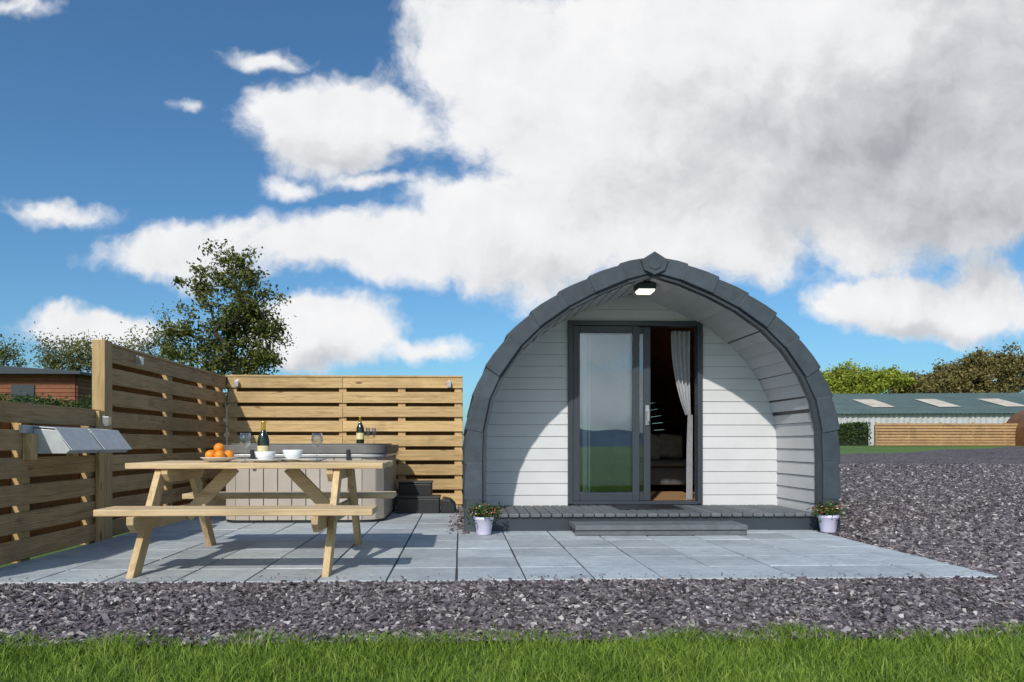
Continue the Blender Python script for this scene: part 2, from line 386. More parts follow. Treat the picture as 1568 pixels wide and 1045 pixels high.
def bottle(name,x,y,z,h=.30,lab=label):
    m=MB()
    m.lathe([(0,0),(.041,.0),(.043,.012),(.043,.15),(.038,.18),(.02,.22),(.015,.235),(.0145,.245)],(x,y,z),0,24)
    m.lathe([(.0158,.225),(.0158,.285),(.0175,.286),(.0175,.298),(0,.30)],(x,y,z),1,20)
    m.lathe([(.0437,.045),(.0437,.115)],(x,y,z),2,24)
    m.build(name,[botm,gold,lab])
bottle('wine_bottle',-1.47,5.2,TT)
def wineglass(x,y,z):
    m=MB(); m.lathe([(0,0),(.035,.002),(.033,.005),(.005,.01),(.004,.09),(.012,.1),(.034,.125),(.040,.155),(.034,.205),(.033,.205),(.0385,.155),(.032,.127),(0,.105)],(x,y,z),0,24)
    m.build('wine_glass',[wg])
wineglass(-1.50,4.86,TT); wineglass(-1.01,4.9,TT)
e=empty('fruit_bowl'); m=MB()
bx,by=-1.72,4.98
m.lathe([(0,.002),(.06,.0),(.07,.004),(.125,.03),(.128,.034),(.12,.034),(.06,.012),(0,.01)],(bx,by,TT),0,28); m.build('bowl',[ceramic],e)
m=MB()
for dx,dy,dz in((-.05,-.03,.05),(.02,-.05,.05),(.06,.02,.05),(-.01,.05,.05),(-.06,.04,.05),(0,0,.1)):
    m.lathe([(.037*math.sin(a),-.035*math.cos(a)) for a in np.linspace(0,math.pi,12)],(bx+dx,by+dy,TT+dz),0,18)
m.build('oranges',[orangem],e)
def plate(x,y,r=.13):
    m=MB(); m.lathe([(0,.003),(r*.6,.0),(r*.65,.004),(r,.018),(r,.021),(r*.62,.009),(0,.008)],(x,y,TT),0,28); m.build('plate',[ceramic])
def cup(x,y,z,r=.055,h=.06):
    m=MB(); m.lathe([(0,0),(r*.5,0),(r*.55,.006),(r*.85,h*.4),(r,h),(r*.94,h),(r*.78,h*.4),(0,.012)],(x,y,z),0,24)
    m.build('ceramic_bowl',[ceramic])
plate(-1.38,4.93,.12); cup(-1.38,4.93,TT+.01,.075,.065); plate(-1.24,5.15,.12); cup(-1.24,5.15,TT+.01,.075,.075); plate(-1.10,5.1,.12)
m=MB()
for dx in(-.19,.19): m.box(-1.38+dx*.8-.006,-1.38+dx*.8+.006,4.84,5.0,TT,TT+.003)
m.build('cutlery',[steel])
# ---------------------------------------------------------------- hot tub
e=empty('hot_tub'); cx,cy=-1.68,8.2; hw=.86
def rr(hw,r,n=10):
    P=[]
    for qx,qy,a0 in((1,1,0),(-1,1,90),(-1,-1,180),(1,-1,270)):
        for k in range(n+1):
            a=math.radians(a0+90*k/n); P.append((cx+qx*(hw-r)+r*math.cos(a),cy+qy*(hw-r)+r*math.sin(a)))
    return P
def resample(P,step):
    P=[Vector(p) for p in P]; P.append(P[0]); out=[]
    L=sum((P[i+1]-P[i]).length for i in range(len(P)-1)); N=int(L/step); st=L/N; d=0;i=0;seg=(P[1]-P[0]).length
    for k in range(N):
        t_=k*st
        while d+seg<t_ : d+=seg;i+=1;seg=(P[i+1]-P[i]).length
        out.append(P[i]+(P[i+1]-P[i])*((t_-d)/seg))
    return out
pts=resample(rr(hw,.22),.145); mb=MB(); N=len(pts)
for i in range(N):
    a,b_=pts[i],pts[(i+1)%N]; d=(b_-a).normalized(); a2=a+d*.004; b2=b_-d*.004; nrm=Vector((d.y,-d.x))
    ai=a2-nrm*.02; bi=b2-nrm*.02
    mb.hexa([(a2.x,a2.y,.05),(b2.x,b2.y,.05),(bi.x,bi.y,.05),(ai.x,ai.y,.05),(a2.x,a2.y,.71),(b2.x,b2.y,.71),(bi.x,bi.y,.71),(ai.x,ai.y,.71)],0)
mb.build('side_panels',[tubm],e,.003)
mb=MB(); mb.prism([tuple(p) for p in rr(hw-.022,.2)],'z',.0,.70,0); mb.build('core',[black],e)
mb=MB(); mb.prism([tuple(p) for p in rr(hw+.02,.24)],'z',.712,.752,0); mb.build('shell_rim',[simple('tub_shell',(.42,.41,.40),.3)],e,.012)
mb=MB(); mb.prism([tuple(p) for p in rr(hw+.03,.25)],'z',.755,.845,0); mb.prism([tuple(p) for p in rr(hw-.05,.22)],'z',.8455,.86,0)
for sx_ in(-.5,.5): mb.box(cx+sx_-.02,cx+sx_+.02,cy-hw-.045,cy-hw-.033,.60,.80,1)
mb.build('lid',[lidm,black],e,.018)
bottle('wine_bottle',-1.10,7.62,.861,.28)
for dx in(.0,.09):
    m=MB(); m.lathe([(0,0),(.025,.002),(.004,.01),(.004,.07),(.02,.09),(.026,.17),(.025,.17),(.018,.092),(0,.075)],(-1.02+dx*.6,7.66+dx,.861),0,20); m.build('champagne_flute',[wg])
e=empty('hot_tub_steps'); mb=MB()
mb.box(-.77,-.25,8.30,8.62,.0,.20); mb.box(-.77,-.36,8.62,8.95,.0,.36); mb.box(-.78,-.24,8.29,8.615,.2005,.225); mb.box(-.78,-.35,8.61,8.96,.3605,.385)
mb.build('steps',[black],e,.02)
mb=MB(); mb.prism([(-.24,.021),(-.05,.021),(-.06,.12),(-.12,.18),(-.22,.20)],'y',8.3,8.7); mb.build('side_tread',[black],e,.02)
# ---------------------------------------------------------------- POD
pod=empty('camping_pod'); CX=1.86; YF=6.6; YB=7.5; YE=12.4
OUT=[(1.8,0),(1.8,.34),(1.8,.68),(1.79,1.01),(1.725,1.325),(1.6,1.6),(1.40,1.885),(1.17,2.11),(.90,2.30),(.61,2.45),(.31,2.575),(.06,2.645)]
def offs(d,pts=OUT):
    P=[Vector(p) for p in pts]; r=[]
    for i,p in enumerate(P):
        a=P[i]-P[i-1] if i>0 else P[1]-P[0]; b_=P[i+1]-P[i] if i<len(P)-1 else P[i]-P[i-1]
        a=a.normalized();b_=b_.normalized(); na=Vector((a.y,-a.x)); nb=Vector((b_.y,-b_.x)); nn=(na+nb).normalized()
        r.append(p+nn*d/max(.5,nn.dot(na)))
    return r
def tiles(front):
    mb=MB()
    for sg in(-1,1):
        for i in range(len(OUT)-1):
            lo=Vector(OUT[i]);hi=Vector(OUT[i+1]); d=(hi-lo).normalized(); nn=Vector((d.y,-d.x))
            rows=[(YF-.035,YF+.26)] if front else [(YF+.26+.4*k,YF+.26+.4*(k+1)-.004) for k in range(13)]
            th=.15 if front else .04
            for ya,yb in rows:
                jl=random.uniform(-.002,.002); fy_=random.uniform(-.004,.004) if front else 0
                L_=(hi-lo).length; low=0 if i==0 else .022
                pol=[lo-d*low+nn*(.004+jl),lo-d*(low*.7)+nn*(.022+jl),lo+d*L_*.35+nn*.022,lo+d*L_*.75+nn*.011,hi+nn*.0,hi-nn*th,lo-d*low-nn*th]
                if sg<0: pol=[Vector((-p.x,p.y)) for p in pol][::-1]
                yy0=ya+fy_-(.010 if (front and i%2) else 0)
                mb.prism([(CX+p.x,p.y) for p in pol],'y',yy0,yb)
    return mb
tiles(True).build('front_roof_tiles',[grey],pod,.008)
tiles(False).build('roof_tiles',[grey],pod,.006)
i1=offs(-.13);i2=offs(-.185)
mb=MB()
for sg in(-1,1):
    for i in range(len(OUT)-1):
        q=[i1[i],i1[i+1],i2[i+1],i2[i]]
        mb.prism([(CX+sg*p.x,p.y) for p in (q if sg>0 else q[::-1])],'y',YF-.012,YF+.06)
t1=i1[-1];t2=i2[-1]
mb.prism([(CX-t1.x,t1.y),(CX,t1.y+.02),(CX+t1.x,t1.y),(CX+t2.x,t2.y),(CX,t2.y+.01),(CX-t2.x,t2.y)],'y',YF-.012,YF+.06)
mb.build('fascia',[fasc],pod,.003)
mb=MB(); mb.prism([(CX-.135,2.615),(CX,2.70),(CX+.135,2.615),(CX+.10,2.52),(CX,2.475),(CX-.10,2.52)],'y',YF-.06,YF+.25)
mb.prism([(CX-.16,2.60),(CX,2.70),(CX+.16,2.60),(CX+.15,2.575),(CX,2.66),(CX-.15,2.575)],'y',YF+.25,YE)
mb.prism([(CX-.055,2.60),(CX,2.635),(CX+.055,2.60),(CX+.055,2.545),(CX,2.52),(CX-.055,2.545)],'y',YF-.068,YF-.059)
mb.build('ridge_cap',[grey],pod,.006)
def lining(d,pitch,ya,yb,name,m_,lap=.009):
    P=offs(d); P.append(Vector((0,P[-1].y+.012))); P[-2].x=max(P[-2].x,.05)
    S=[0]
    for i in range(1,len(P)): S.append(S[-1]+(P[i]-P[i-1]).length)
    N=int(round(S[-1]/pitch)); xsn=np.interp(np.linspace(0,S[-1],N+1),S,[p.x for p in P]); zsn=np.interp(np.linspace(0,S[-1],N+1),S,[p.y for p in P])
    mb=MB()
    for sg in(-1,1):
        for i in range(N):
            lo=Vector((xsn[i],zsn[i]));hi=Vector((xsn[i+1],zsn[i+1])); dd=(hi-lo).normalized(); nn=Vector((-dd.y,dd.x))
            q=[lo+nn*lap+dd*.003,lo-nn*.012+dd*.003,hi-nn*.012-dd*.003,hi+nn*.0-dd*.003]
            if sg<0: q=q[::-1]
            mb.prism([(CX+sg*p.x,p.y) for p in q],'y',ya,yb)
    return mb.build(name,[m_],pod,.0015)
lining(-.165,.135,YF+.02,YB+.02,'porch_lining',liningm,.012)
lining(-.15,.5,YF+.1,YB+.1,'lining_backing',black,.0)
lining(-.2,.12,YB+.08,YE-.1,'interior_lining',brown,.004)
inn=offs(-.15); zs_=[p.y for p in inn]; xs2=[p.x for p in inn]
def hw_(z): return float(np.interp(z,zs_,xs2)) if z<zs_[-1] else .02
DX0,DX1,DZ0,DZ1=1.17,2.65,.2,2.20
mb=MB(); pitch=.128; z=.17
def row(xa0,xb0,xa1,xb1,z0,z1,ybk):
    yl=ybk-.012; yu=ybk-.003; z1=z1-.002
    mb.hexa([(xa0,yl,z0),(xb0,yl,z0),(xb0,ybk+.05,z0),(xa0,ybk+.05,z0),(xa1,yu,z1),(xb1,yu,z1),(xb1,ybk+.05,z1),(xa1,ybk+.05,z1)],0)
while z<2.48:
    z1=min(z+pitch,2.49)
    if z<DZ1-.001: z1=min(z1,DZ1)
    w0,w1=hw_(z),hw_(z1)
    if z>=DZ1-.001: row(CX-w0,CX+w0,CX-w1,CX+w1,z,z1,YB)
    else: row(CX-w0,DX0,CX-w1,DX0,z,z1,YB); row(DX1,CX+w0,DX1,CX+w1,z,z1,YB)
    z=z1
mb.build('front_wall',[clad],pod,.0015)
mb=MB(); poly=[(CX+p.x,p.y) for p in inn]+[(CX-p.x,p.y) for p in inn[::-1]]
mb.prism(poly,'y',YE-.1,YE-.02); mb.build('rear_wall',[brown],pod)
mb=MB(); fw=.055; yd0,yd1=YB-.045,YB+.07
mb.box(DX0,DX0+fw,yd0,yd1,DZ0,DZ1); mb.box(DX1-fw,DX1,yd0,yd1,DZ0,DZ1); mb.box(DX0+fw+.001,DX1-fw-.001,yd0,yd1,DZ1-fw,DZ1); mb.box(DX0+fw+.001,DX1-fw-.001,yd0,yd1,DZ0-.005,DZ0+.03)
mb.build('door_frame',[frame],pod,.004)
def sash(xa,xb,ya,yb,name,sw=.075):
    m=MB(); z0,z1=DZ0+.032,DZ1-fw-.002
    m.box(xa,xa+sw,ya,yb,z0,z1); m.box(xb-sw,xb,ya,yb,z0,z1); m.box(xa+sw+.0005,xb-sw-.0005,ya,yb,z0,z0+.09); m.box(xa+sw+.0005,xb-sw-.0005,ya,yb,z1-sw,z1)
    m.build(name,[frame],pod,.005)
    m=MB(); ym=(ya+yb)/2; m.box(xa+sw-.005,xb-sw+.005,ym-.004,ym+.004,z0+.085,z1-sw+.005); m.build(name+'_glass',[gm],pod)
sash(DX0+fw+.001,1.955,YB-.03,YB+.01,'fixed_pane')
sash(1.23,2.09,YB+.018,YB+.058,'sliding_pane')
mb=MB()
mb.box(2.03,2.07,YB-.0,YB+.017,1.06,1.28); mb.cyl((2.05,YB-.03,1.215),(2.05,YB+.01,1.215),.012); mb.box(2.037,2.063,YB-.045,YB-.03,1.10,1.235); mb.cyl((2.05,YB-.012,1.09),(2.05,YB+.002,1.09),.014)
mb.build('door_handle',[steel],pod,.003)
mb=MB(); mb.box(1.35,1.40,YB+.075,YB+.11,.24,2.10); mb.box(1.415,1.435,YB+.075,YB+.1,.24,2.10); mb.build('reflection_line_posts',[white],pod,.003)  # white posts added to imitate the bright vertical line reflected in the glass
mb=MB(); mb.box(CX-1.58,CX+1.58,YB+.075,YE-.1,.15,.205); mb.build('interior_floor',[floorw],pod)
mb=MB(); mb.box(DX0,DX1,YB+.0,YB+.09,.10,.1945); mb.build('threshold',[fasc],pod)
m=MB(); nx_,nz_=40,14; V=[]
for j in range(nz_+1):
    tj=j/nz_; z=2.12-.94*tj; xl_=2.36+.17*tj**2.0; xr=2.585
    for i in range(nx_+1):
        ti=i/nx_; V.append((xl_+(xr-xl_)*ti,YB+.16+.03*math.sin(ti*26+tj*1.5)*(1-.3*tj),z))
Fq=[(j*(nx_+1)+i,j*(nx_+1)+i+1,(j+1)*(nx_+1)+i+1,(j+1)*(nx_+1)+i) for j in range(nz_) for i in range(nx_)]
m.add(V,Fq,0,True); V2=[]
for j in range(nz_+1):
    tj=j/nz_; z=1.18-.95*tj; xl_=2.55-.01*min(1,tj*2.5); xr=2.60
    for i in range(nx_+1):
        ti=i/nx_; V2.append((xl_+(xr-xl_)*ti,YB+.16+.02*math.sin(ti*18+tj*1.0),z))
m.add(V2,Fq,0,True); m.build('curtain',[curt],pod)
mb=MB(); mb.box(2.2,3.2,9.2,10.0,.3,.55); mb.box(2.2,3.2,9.8,10.05,.55,1.0); mb.box(2.2,2.4,9.2,10.0,.555,.75)
mb.box(2.42,3.2,9.1,9.8,.555,.64); mb.build('sofa',[sofa],pod,.04)
mb=MB(); mb.beam((2.6,9.6,.65),(2.75,9.75,.98),.36,.12,(0,-.9,.4)); mb.beam((2.95,9.62,.66),(3.0,9.75,.98),.34,.12,(0,-.9,.4)); mb.build('cushions',[cush],pod,.05)
mb=MB(); mb.box(CX-1.62,CX+1.62,YF+.0,YB-.02,0.0,.146); mb.build('deck_base',[fasc],pod,.004)
mb=MB(); x=CX-1.60
while x<CX+1.52:
    mb.box(x,x+.095,YF-.025,YB-.025,.150,.188+random.uniform(-.001,.001)); x+=.103
mb.build('deck_boards',[deckm],pod,.010)
mb=MB(); mb.box(1.06,2.60,6.28,6.57,.021,.07); mb.box(1.04,2.62,6.20,6.38,.072,.117); mb.box(1.04,2.62,6.387,6.57,.072,.117); mb.box(1.04,2.62,6.215,6.24,.0215,.068)
mb.build('porch_step',[deckm],pod,.006)
mb=MB(); mb.box(1.62,2.28,6.95,7.4,.19,.198); mb.build('door_mat',[black],pod,.003)
mb=MB(); mb.box(CX-.095,CX+.095,6.82,6.98,2.405,2.47,0); mb.hexa([(CX-.07,6.81,2.372),(CX+.07,6.81,2.372),(CX+.07,6.96,2.372),(CX-.07,6.96,2.372),(CX-.085,6.815,2.404),(CX+.085,6.815,2.404),(CX+.085,6.975,2.404),(CX-.085,6.975,2.404)],1)
mb.build('porch_lamp',[fasc,lampm],pod,.006)
# ---------------------------------------------------------------- leaves util / trees
def leafq(C,size):
    n=len(C); a=R.normal(0,1,(n,3)); a/=np.linalg.norm(a,axis=1)[:,None]; b_=R.normal(0,1,(n,3)); b_-=a*(a*b_).sum(1)[:,None]; b_/=np.linalg.norm(b_,axis=1)[:,None]
    s=(size*R.uniform(.6,1.3,n))[:,None]/2
    V=np.stack([C-a*s,C+b_*s*.55,C+a*s,C-b_*s*.55],1); return V.reshape(-1,3),np.arange(n*4).reshape(n,4)
def tree(name,base,ells,ncl,lpc,leaf,mt,seed,rt=.006,spread=.22,trunk_h=.4,outer=.45,build=True,step=.35):
    rs=np.random.RandomState(seed); base=np.array(base,float); w=np.array([e[1][0]*e[1][1]*e[1][2] for e in ells]); w=w/w.sum(); pts=[]
    for c,r in [ells[i] for i in rs.choice(len(ells),ncl,p=w)]:
        d=rs.normal(0,1,3); d/=np.linalg.norm(d); q=rs.uniform(0,1)**outer; pts.append(np.array(c)+d*q*np.array(r)*(1+.18*rs.normal()))
    pts=np.array(pts); cen=np.average([e[0] for e in ells],axis=0,weights=w); top=np.array([base[0]*.6+cen[0]*.4,base[1]*.6+cen[1]*.4,base[2]+trunk_h*(cen[2]-base[2])])
    nodes=[base]; par=[-1]; k=5
    for i in range(1,k+1):
        nodes.append(base+(top-base)*i/k+rs.normal(0,.04,3)*np.array([1,1,0])); par.append(i-1)
    tips=[]
    for p in pts[np.argsort(np.linalg.norm(pts-top,axis=1))]:
        A=np.array(nodes[2:]); d=np.linalg.norm(A-p,axis=1)+np.maximum(0,A[:,2]-p[2])*.9; j=int(np.argmin(d))+2
        q=nodes[j]; L=np.linalg.norm(p-q); m_=max(1,int(L/step)); last=j
        for i in range(1,m_+1):
            t_=i/m_; pp=q+(p-q)*t_+np.array([0,0,-.08*L*math.sin(math.pi*t_)])+ (rs.normal(0,.035,3)*L if i<m_ else 0)
            nodes.append(pp); par.append(last); last=len(nodes)-1
        tips.append(last)
    cnt=np.zeros(len(nodes))
    for t_ in tips:
        q=t_
        while q>=0: cnt[q]+=1; q=par[q]
    rad=rt*np.maximum(cnt,1)**.48
    VV=[];QQ=[];o=0;S=5
    for i in range(1,len(nodes)):
        a=nodes[par[i]];b_=nodes[i]; d=b_-a; L=np.linalg.norm(d)
        if L<1e-4: continue
        d/=L; u=np.cross(d,[.3,.5,.81]); u/=np.linalg.norm(u); v=np.cross(d,u)
        ra=min(rad[par[i]],rad[i]*1.5); rb=rad[i]*.9
        for p,r_ in((a,ra),(b_,rb)):
            for k in range(S):
                t_=2*math.pi*k/S; VV.append(p+u*math.cos(t_)*r_+v*math.sin(t_)*r_)
        for k in range(S): QQ.append((o+k,o+(k+1)%S,o+S+(k+1)%S,o+S+k))
        o+=2*S
    T=np.array([nodes[t_] for t_ in tips]); P=np.array([nodes[par[t_]] for t_ in tips])
    nl=rs.poisson(lpc,len(T)).clip(2); idx=np.repeat(np.arange(len(T)),nl); f=rs.uniform(-.3,1,len(idx))[:,None]
    C=T[idx]*(f>0)+(T[idx]+(P[idx]-T[idx])*(-f)*3*.8)*(f<=0)+rs.normal(0,1,(len(idx),3))*spread*np.array([1,1,.8])*rs.uniform(.6,1.2,len(T))[idx][:,None]
    LV,LQ=leafq(C,leaf)
    V=np.concatenate([np.array(VV),LV]); Q=np.concatenate([np.array(QQ),LQ+o]); mi=np.concatenate([np.zeros(len(QQ),int),np.ones(len(LQ),int)])
    if build: return arrmesh(name,V,Q,[bark,mt],mi)
    return V,Q,mi
def W2(px,py,D): return ((px-705)*D/F, D, H+(680-py)*D/F)
D=15.; s=D/F
tree('hawthorn_tree',(W2(352,0,D)[0],D,0),[(W2(362,425,D),(60*s,.6,48*s)),(W2(368,490,D),(70*s,.8,62*s)),(W2(350,555,D),(85*s,.8,45*s)),(W2(302,440,D),(30*s,.4,22*s)),(W2(405,510,D),(42*s,.6,75*s)),(W2(285,515,D),(48*s,.6,45*s)),(W2(385,398,D),(26*s,.4,22*s))],270,56,.085,haw,3,rt=.0075,spread=.105,trunk_h=.45,outer=.5)
D=16.; s=D/F
tree('hawthorn_tree',(W2(240,0,D)[0],D,0),[(W2(250,520,D),(40*s,.5,45*s)),(W2(205,550,D),(50*s,.6,32*s))],110,20,.065,hawy,5,rt=.006,spread=.13)
D=34.; s=D/F
tree('hawthorn_tree',(W2(125,0,D)[0],D,0),[(W2(122,550,D),(48*s,1.3,42*s)),(W2(92,555,D),(24*s,1,34*s)),(W2(155,570,D),(36*s,1,38*s))],140,42,.13,hawy,9,rt=.012,spread=.25)
D=38.; s=D/F
tree('hawthorn_tree',(W2(20,0,D)[0],D,0),[(W2(22,550,D),(40*s,1.2,30*s)),(W2(-40,550,D),(40*s,1.2,30*s))],80,36,.14,haw,13,rt=.013,spread=.27)
hm=simple('hedge_core',(.012,.02,.006),.9)
def hedge(name,x0,x1,y0,y1,z0,z1,n,leaf,mt,seed):
    rs=np.random.RandomState(seed); C=rs.uniform(0,1,(n,3))
    top=z1+.22*np.sin(C[:,0]*(x1-x0)*1.7+seed)*.4+.1*rs.normal(0,1,n)*.6
    P=np.stack([x0+C[:,0]*(x1-x0),y0+C[:,1]*(y1-y0),z0+(top-z0)*C[:,2]**.6],1)
    LV,LQ=leafq(P,leaf); m=MB(); m.box(x0+.15,x1-.15,y0+.2,y1-.15,z0-.3,z1-.25); o=len(LV)
    V=np.concatenate([LV,np.array(m.v)]); Q=np.concatenate([LQ,np.array(m.f)+o]); mi=np.concatenate([np.zeros(len(LQ),int),np.ones(6,int)])
    return arrmesh(name,V,Q,[mt,hm],mi)
hedge('hedge',-16.5,-9.6,20.2,21.6,.2,2.18,16000,.10,hedgel,2)
hedge('hedge',-9.4,-3.5,17.5,18.8,.1,2.1,9000,.10,hedgel,3)
# lodge on left
e=empty('timber_lodge'); cl=wood('lodge_cladding','x',(.28,.11,.055),(.16,.06,.03),(.06,.025,.01),isl=.35)
mb=MB(); x0,x1=-22,-13.7
for k in range(22): mb.box(x0,x1,25,25.05,.3+k*.14,.3+k*.14+.13,0)
for k in range(22): mb.box(x1+.001,x1+.05,25.06,31,.3+k*.14,.3+k*.14+.13,0)
mb.box(x0,x1,25.06,31,.2,3.35,0); mb.build('walls',[cl],e,.01)
mb=MB(); mb.prism([(x0-.5,3.30),(x1+.4,3.30),(x1+.4,3.40),(-18,3.72),(x0-.5,3.72)],'y',24.6,31.4); mb.build('roof',[fasc],e,.01)
mb=MB(); mb.box(-15.9,-15.1,24.96,24.99,2.1,2.95); mb.build('window',[frame],e)
# ---------------------------------------------------------------- right background
e=empty('farm_shed'); rm,t,b=mat('shed_roof'); g=t.new('ShaderNodeNewGeometry'); P=g.outputs['Position']
c=t.ramp(t.noise(P,.5,5,.6),[(.3,(.075,.12,.11)),(.7,(.12,.17,.155))]); t.l.new(c,b.inputs['Base Color']); b.inputs['Roughness'].default_value=.7
wm=simple('shed_wall',(.46,.46,.46),.6,.14,1.5)
sky_l=simple('shed_rooflight',(.66,.56,.44),.5,.2,1)
mb=MB()
def shed_pt(s_,d):
    a=math.radians(-7); bx0,by0=31.5,62.0
    return (bx0+s_*math.cos(a)-d*math.sin(a), by0+s_*math.sin(a)+d*math.cos(a))
Ls=60; zr0,zr1=3.55,6.15; dep=11
ns=240; V=[]
for i in range(ns+1):
    x,y=shed_pt(Ls*i/ns,.10*(i%2)); V+= [(x,y,.3),(x,y,zr0+.05)]
mb.add(V,[(2*i,2*i+2,2*i+3,2*i+1) for i in range(ns)],1)
V=[];ns=300
for i in range(ns+1):
    x,y=shed_pt(-.4+(Ls+.8)*i/ns,-.4); x2,y2=shed_pt(-.4+(Ls+.8)*i/ns,dep); zz=.05*(i%2); V+=[(x,y,zr0+zz),(x2,y2,zr1+zz)]
mb.add(V,[(2*i,2*i+2,2*i+3,2*i+1) for i in range(ns)],0)
a1=shed_pt(-.4,dep*2+.4);b1=shed_pt(Ls+.4,dep*2+.4);a0=shed_pt(-.4,dep);b0=shed_pt(Ls+.4,dep)
mb.add([(a0[0],a0[1],zr1),(b0[0],b0[1],zr1),(b1[0],b1[1],zr0),(a1[0],a1[1],zr0)],[(0,1,2,3)],0)
g0=shed_pt(0,0);g1=shed_pt(0,dep);g2=shed_pt(0,dep*2)
mb.add([(g0[0],g0[1],.3),(g2[0],g2[1],.3),(g2[0],g2[1],zr0),(g1[0],g1[1],zr1-.05),(g0[0],g0[1],zr0)],[(0,1,2,3,4)],1)
for k in range(9):
    s0=1.2+k*5.9; V=[]
    for (ss,dd) in((s0,2.6),(s0+2.0,2.6),(s0+2.0,7.0),(s0,7.0)):
        x,y=shed_pt(ss,dd); V.append((x,y,zr0+(zr1-zr0)*(dd+.4)/(dep+.4)+.09))
    mb.add(V,[(0,1,2,3)],2)
mb.build('shed',[rm,wm,sky_l],e)
mb=MB(); zb=.70
for k in range(8): mb.box(27.6,38.6,45,45.03,zb+.05+k*.19,zb+.05+k*.19+.145,0)
for xp in(27.7,29.9,32.1,34.3,36.5,38.5): mb.box(xp-.05,xp+.05,45.04,45.12,zb,zb+1.6,1)
mb.box(27.6,38.6,45.13,45.15,zb,zb+1.4,2)
mb.build('timber_fence',[wood('fence_far','x',(.50,.30,.15),(.34,.19,.085),(.1,.05,.02)),fz,brown])
hedge('hedge',24,28.0,46,47.5,.6,2.25,6000,.16,hedgel,8)
e=empty('camping_pod'); mb=MB(); cx2=39.0
pr=offs(0); pts=[(cx2+p.x,p.y+.6) for p in pr]+[(cx2-p.x,p.y+.6) for p in pr[::-1]]
mb.prism(pts,'y',41,46); mb.build('shell',[brown],e)
mb=MB(); pr2=offs(-.08); pr=offs(.05)
for sg in(-1,1):
    for i in range(len(OUT)-1):
        q=[pr[i],pr[i+1],pr2[i+1],pr2[i]]; mb.prism([(cx2+sg*p.x,p.y+.6) for p in q],'y',40.8,46.1)
mb.build('roof_tiles',[brown],e,.01)
mb=MB(); mb.box(cx2-.6,cx2+.6,40.93,40.99,.8,2.7); mb.build('door',[frame],e)
# distant trees
VV=[];QQ=[];MI=[];o=0
for px,py,w_,h_,mt in[(1300,573,38,24,1),(1345,580,26,20,1),(1378,577,24,18,1),(1270,584,16,16,1),(1412,586,22,16,2),(1450,581,28,18,2),(1485,568,32,28,2),(1520,556,36,32,2),(1556,554,38,30,2),(1600,555,40,32,2),(1650,560,50,32,2),(1720,565,50,32,1),(1330,594,60,14,1),(1430,598,70,14,2),(1540,588,80,20,2)]:
    D=95.; s=D/F
    V,Q,mi=tree('x',(W2(px,0,D)[0],D,.5),[(W2(px,py,D),(w_*s*1.,2.5,h_*s*.85)),(W2(px+w_*.3,py+h_*.3,D),(w_*s*.8,2.,h_*s*.8)),(W2(px-w_*.4,py+h_*.4,D),(w_*s*.7,2.,h_*s*.8))],75,58,.42,None,px,rt=.03,spread=.48,build=False,step=1.2,outer=.6)
    VV.append(V);QQ.append(Q+o);MI.append(np.where(mi==0,0,mt)); o+=len(V)
arrmesh('distant_trees',np.concatenate(VV),np.concatenate(QQ),[bark,limel,russet],np.concatenate(MI))
# hills behind the camera (seen in the door reflection)
hillm=simple('hill_haze',(.10,.15,.22),.9,.2,.004,0,0)
N=160; V=[];Fc=[]
for i in range(N+1):
    x=-1800+3600*i/N; h=42+26*math.sin(x*.004+1)+16*math.sin(x*.011)+7*math.sin(x*.031)
    V+=[(x,-1700,-8),(x,-1950,h)]
mb=MB(); mb.add(V,[(2*i,2*i+1,2*i+3,2*i+2) for i in range(N)],0,True); mb.build('hills',[hillm])
# ---------------------------------------------------------------- planters
flm=[simple('petal_red',(.5,.04,.06),.6,.1),simple('petal_pink',(.7,.3,.4),.6,.1),simple('petal_white',(.75,.72,.6),.6,.05),simple('petal_orange',(.7,.25,.04),.6,.05)]
def planter(x,y,sd):
    e=empty('flower_pot'); m=MB()
    m.lathe([(0,0),(.062,0),(.066,.01),(.086,.135),(.09,.138),(.094,.142),(.095,.165),(.088,.168),(.082,.15),(0,.14)],(x,y,.021),0,32); m.build('pot',[lilac],e)
    rs=np.random.RandomState(sd); C=rs.normal(0,1,(600,3))*np.array([.066,.05,.036])+np.array([x,y,.225])
    V,Q=leafq(C,.035); arrmesh('foliage',V,Q,[hedgel],None,e)
    m=MB()
    for k in range(50):
        px_,py_,pz=x+rs.normal(0,.066),y-.02+rs.normal(0,.04),.245+rs.normal(0,.026); r=rs.uniform(.007,.013)
        m.lathe([(0,-r*.3),(r,.0),(r*.7,r*.5),(0,r*.6)],(px_,py_,pz),int(rs.choice(4)),7)
    m.build('flowers',flm,e)
planter(.215,6.34,1); planter(3.47,6.40,2)
# ---------------------------------------------------------------- world
w=bpy.data.worlds.new('World'); sc.world=w; w.use_nodes=True; t=NT(w.node_tree); bg=t.n['Background']
sk=t.new('ShaderNodeTexSky',sky_type='NISHITA'); sk.sun_disc=False; sk.sun_elevation=SUN_EL
sk.sun_rotation=math.radians(180)+SUN_AZ; sk.air_density=1.0; sk.dust_density=1.2; sk.ozone_density=2.5
ST=.13
tc=t.new('ShaderNodeTexCoord'); d=t.vm('NORMALIZE',tc.outputs['Generated']); sp=t.new('ShaderNodeSeparateXYZ'); t.put(sp.inputs[0],d)
ay=t.m('MAXIMUM',t.m('ABSOLUTE',sp.outputs[1]),.12); u=t.m('DIVIDE',sp.outputs[0],ay); v=t.m('DIVIDE',sp.outputs[2],ay)
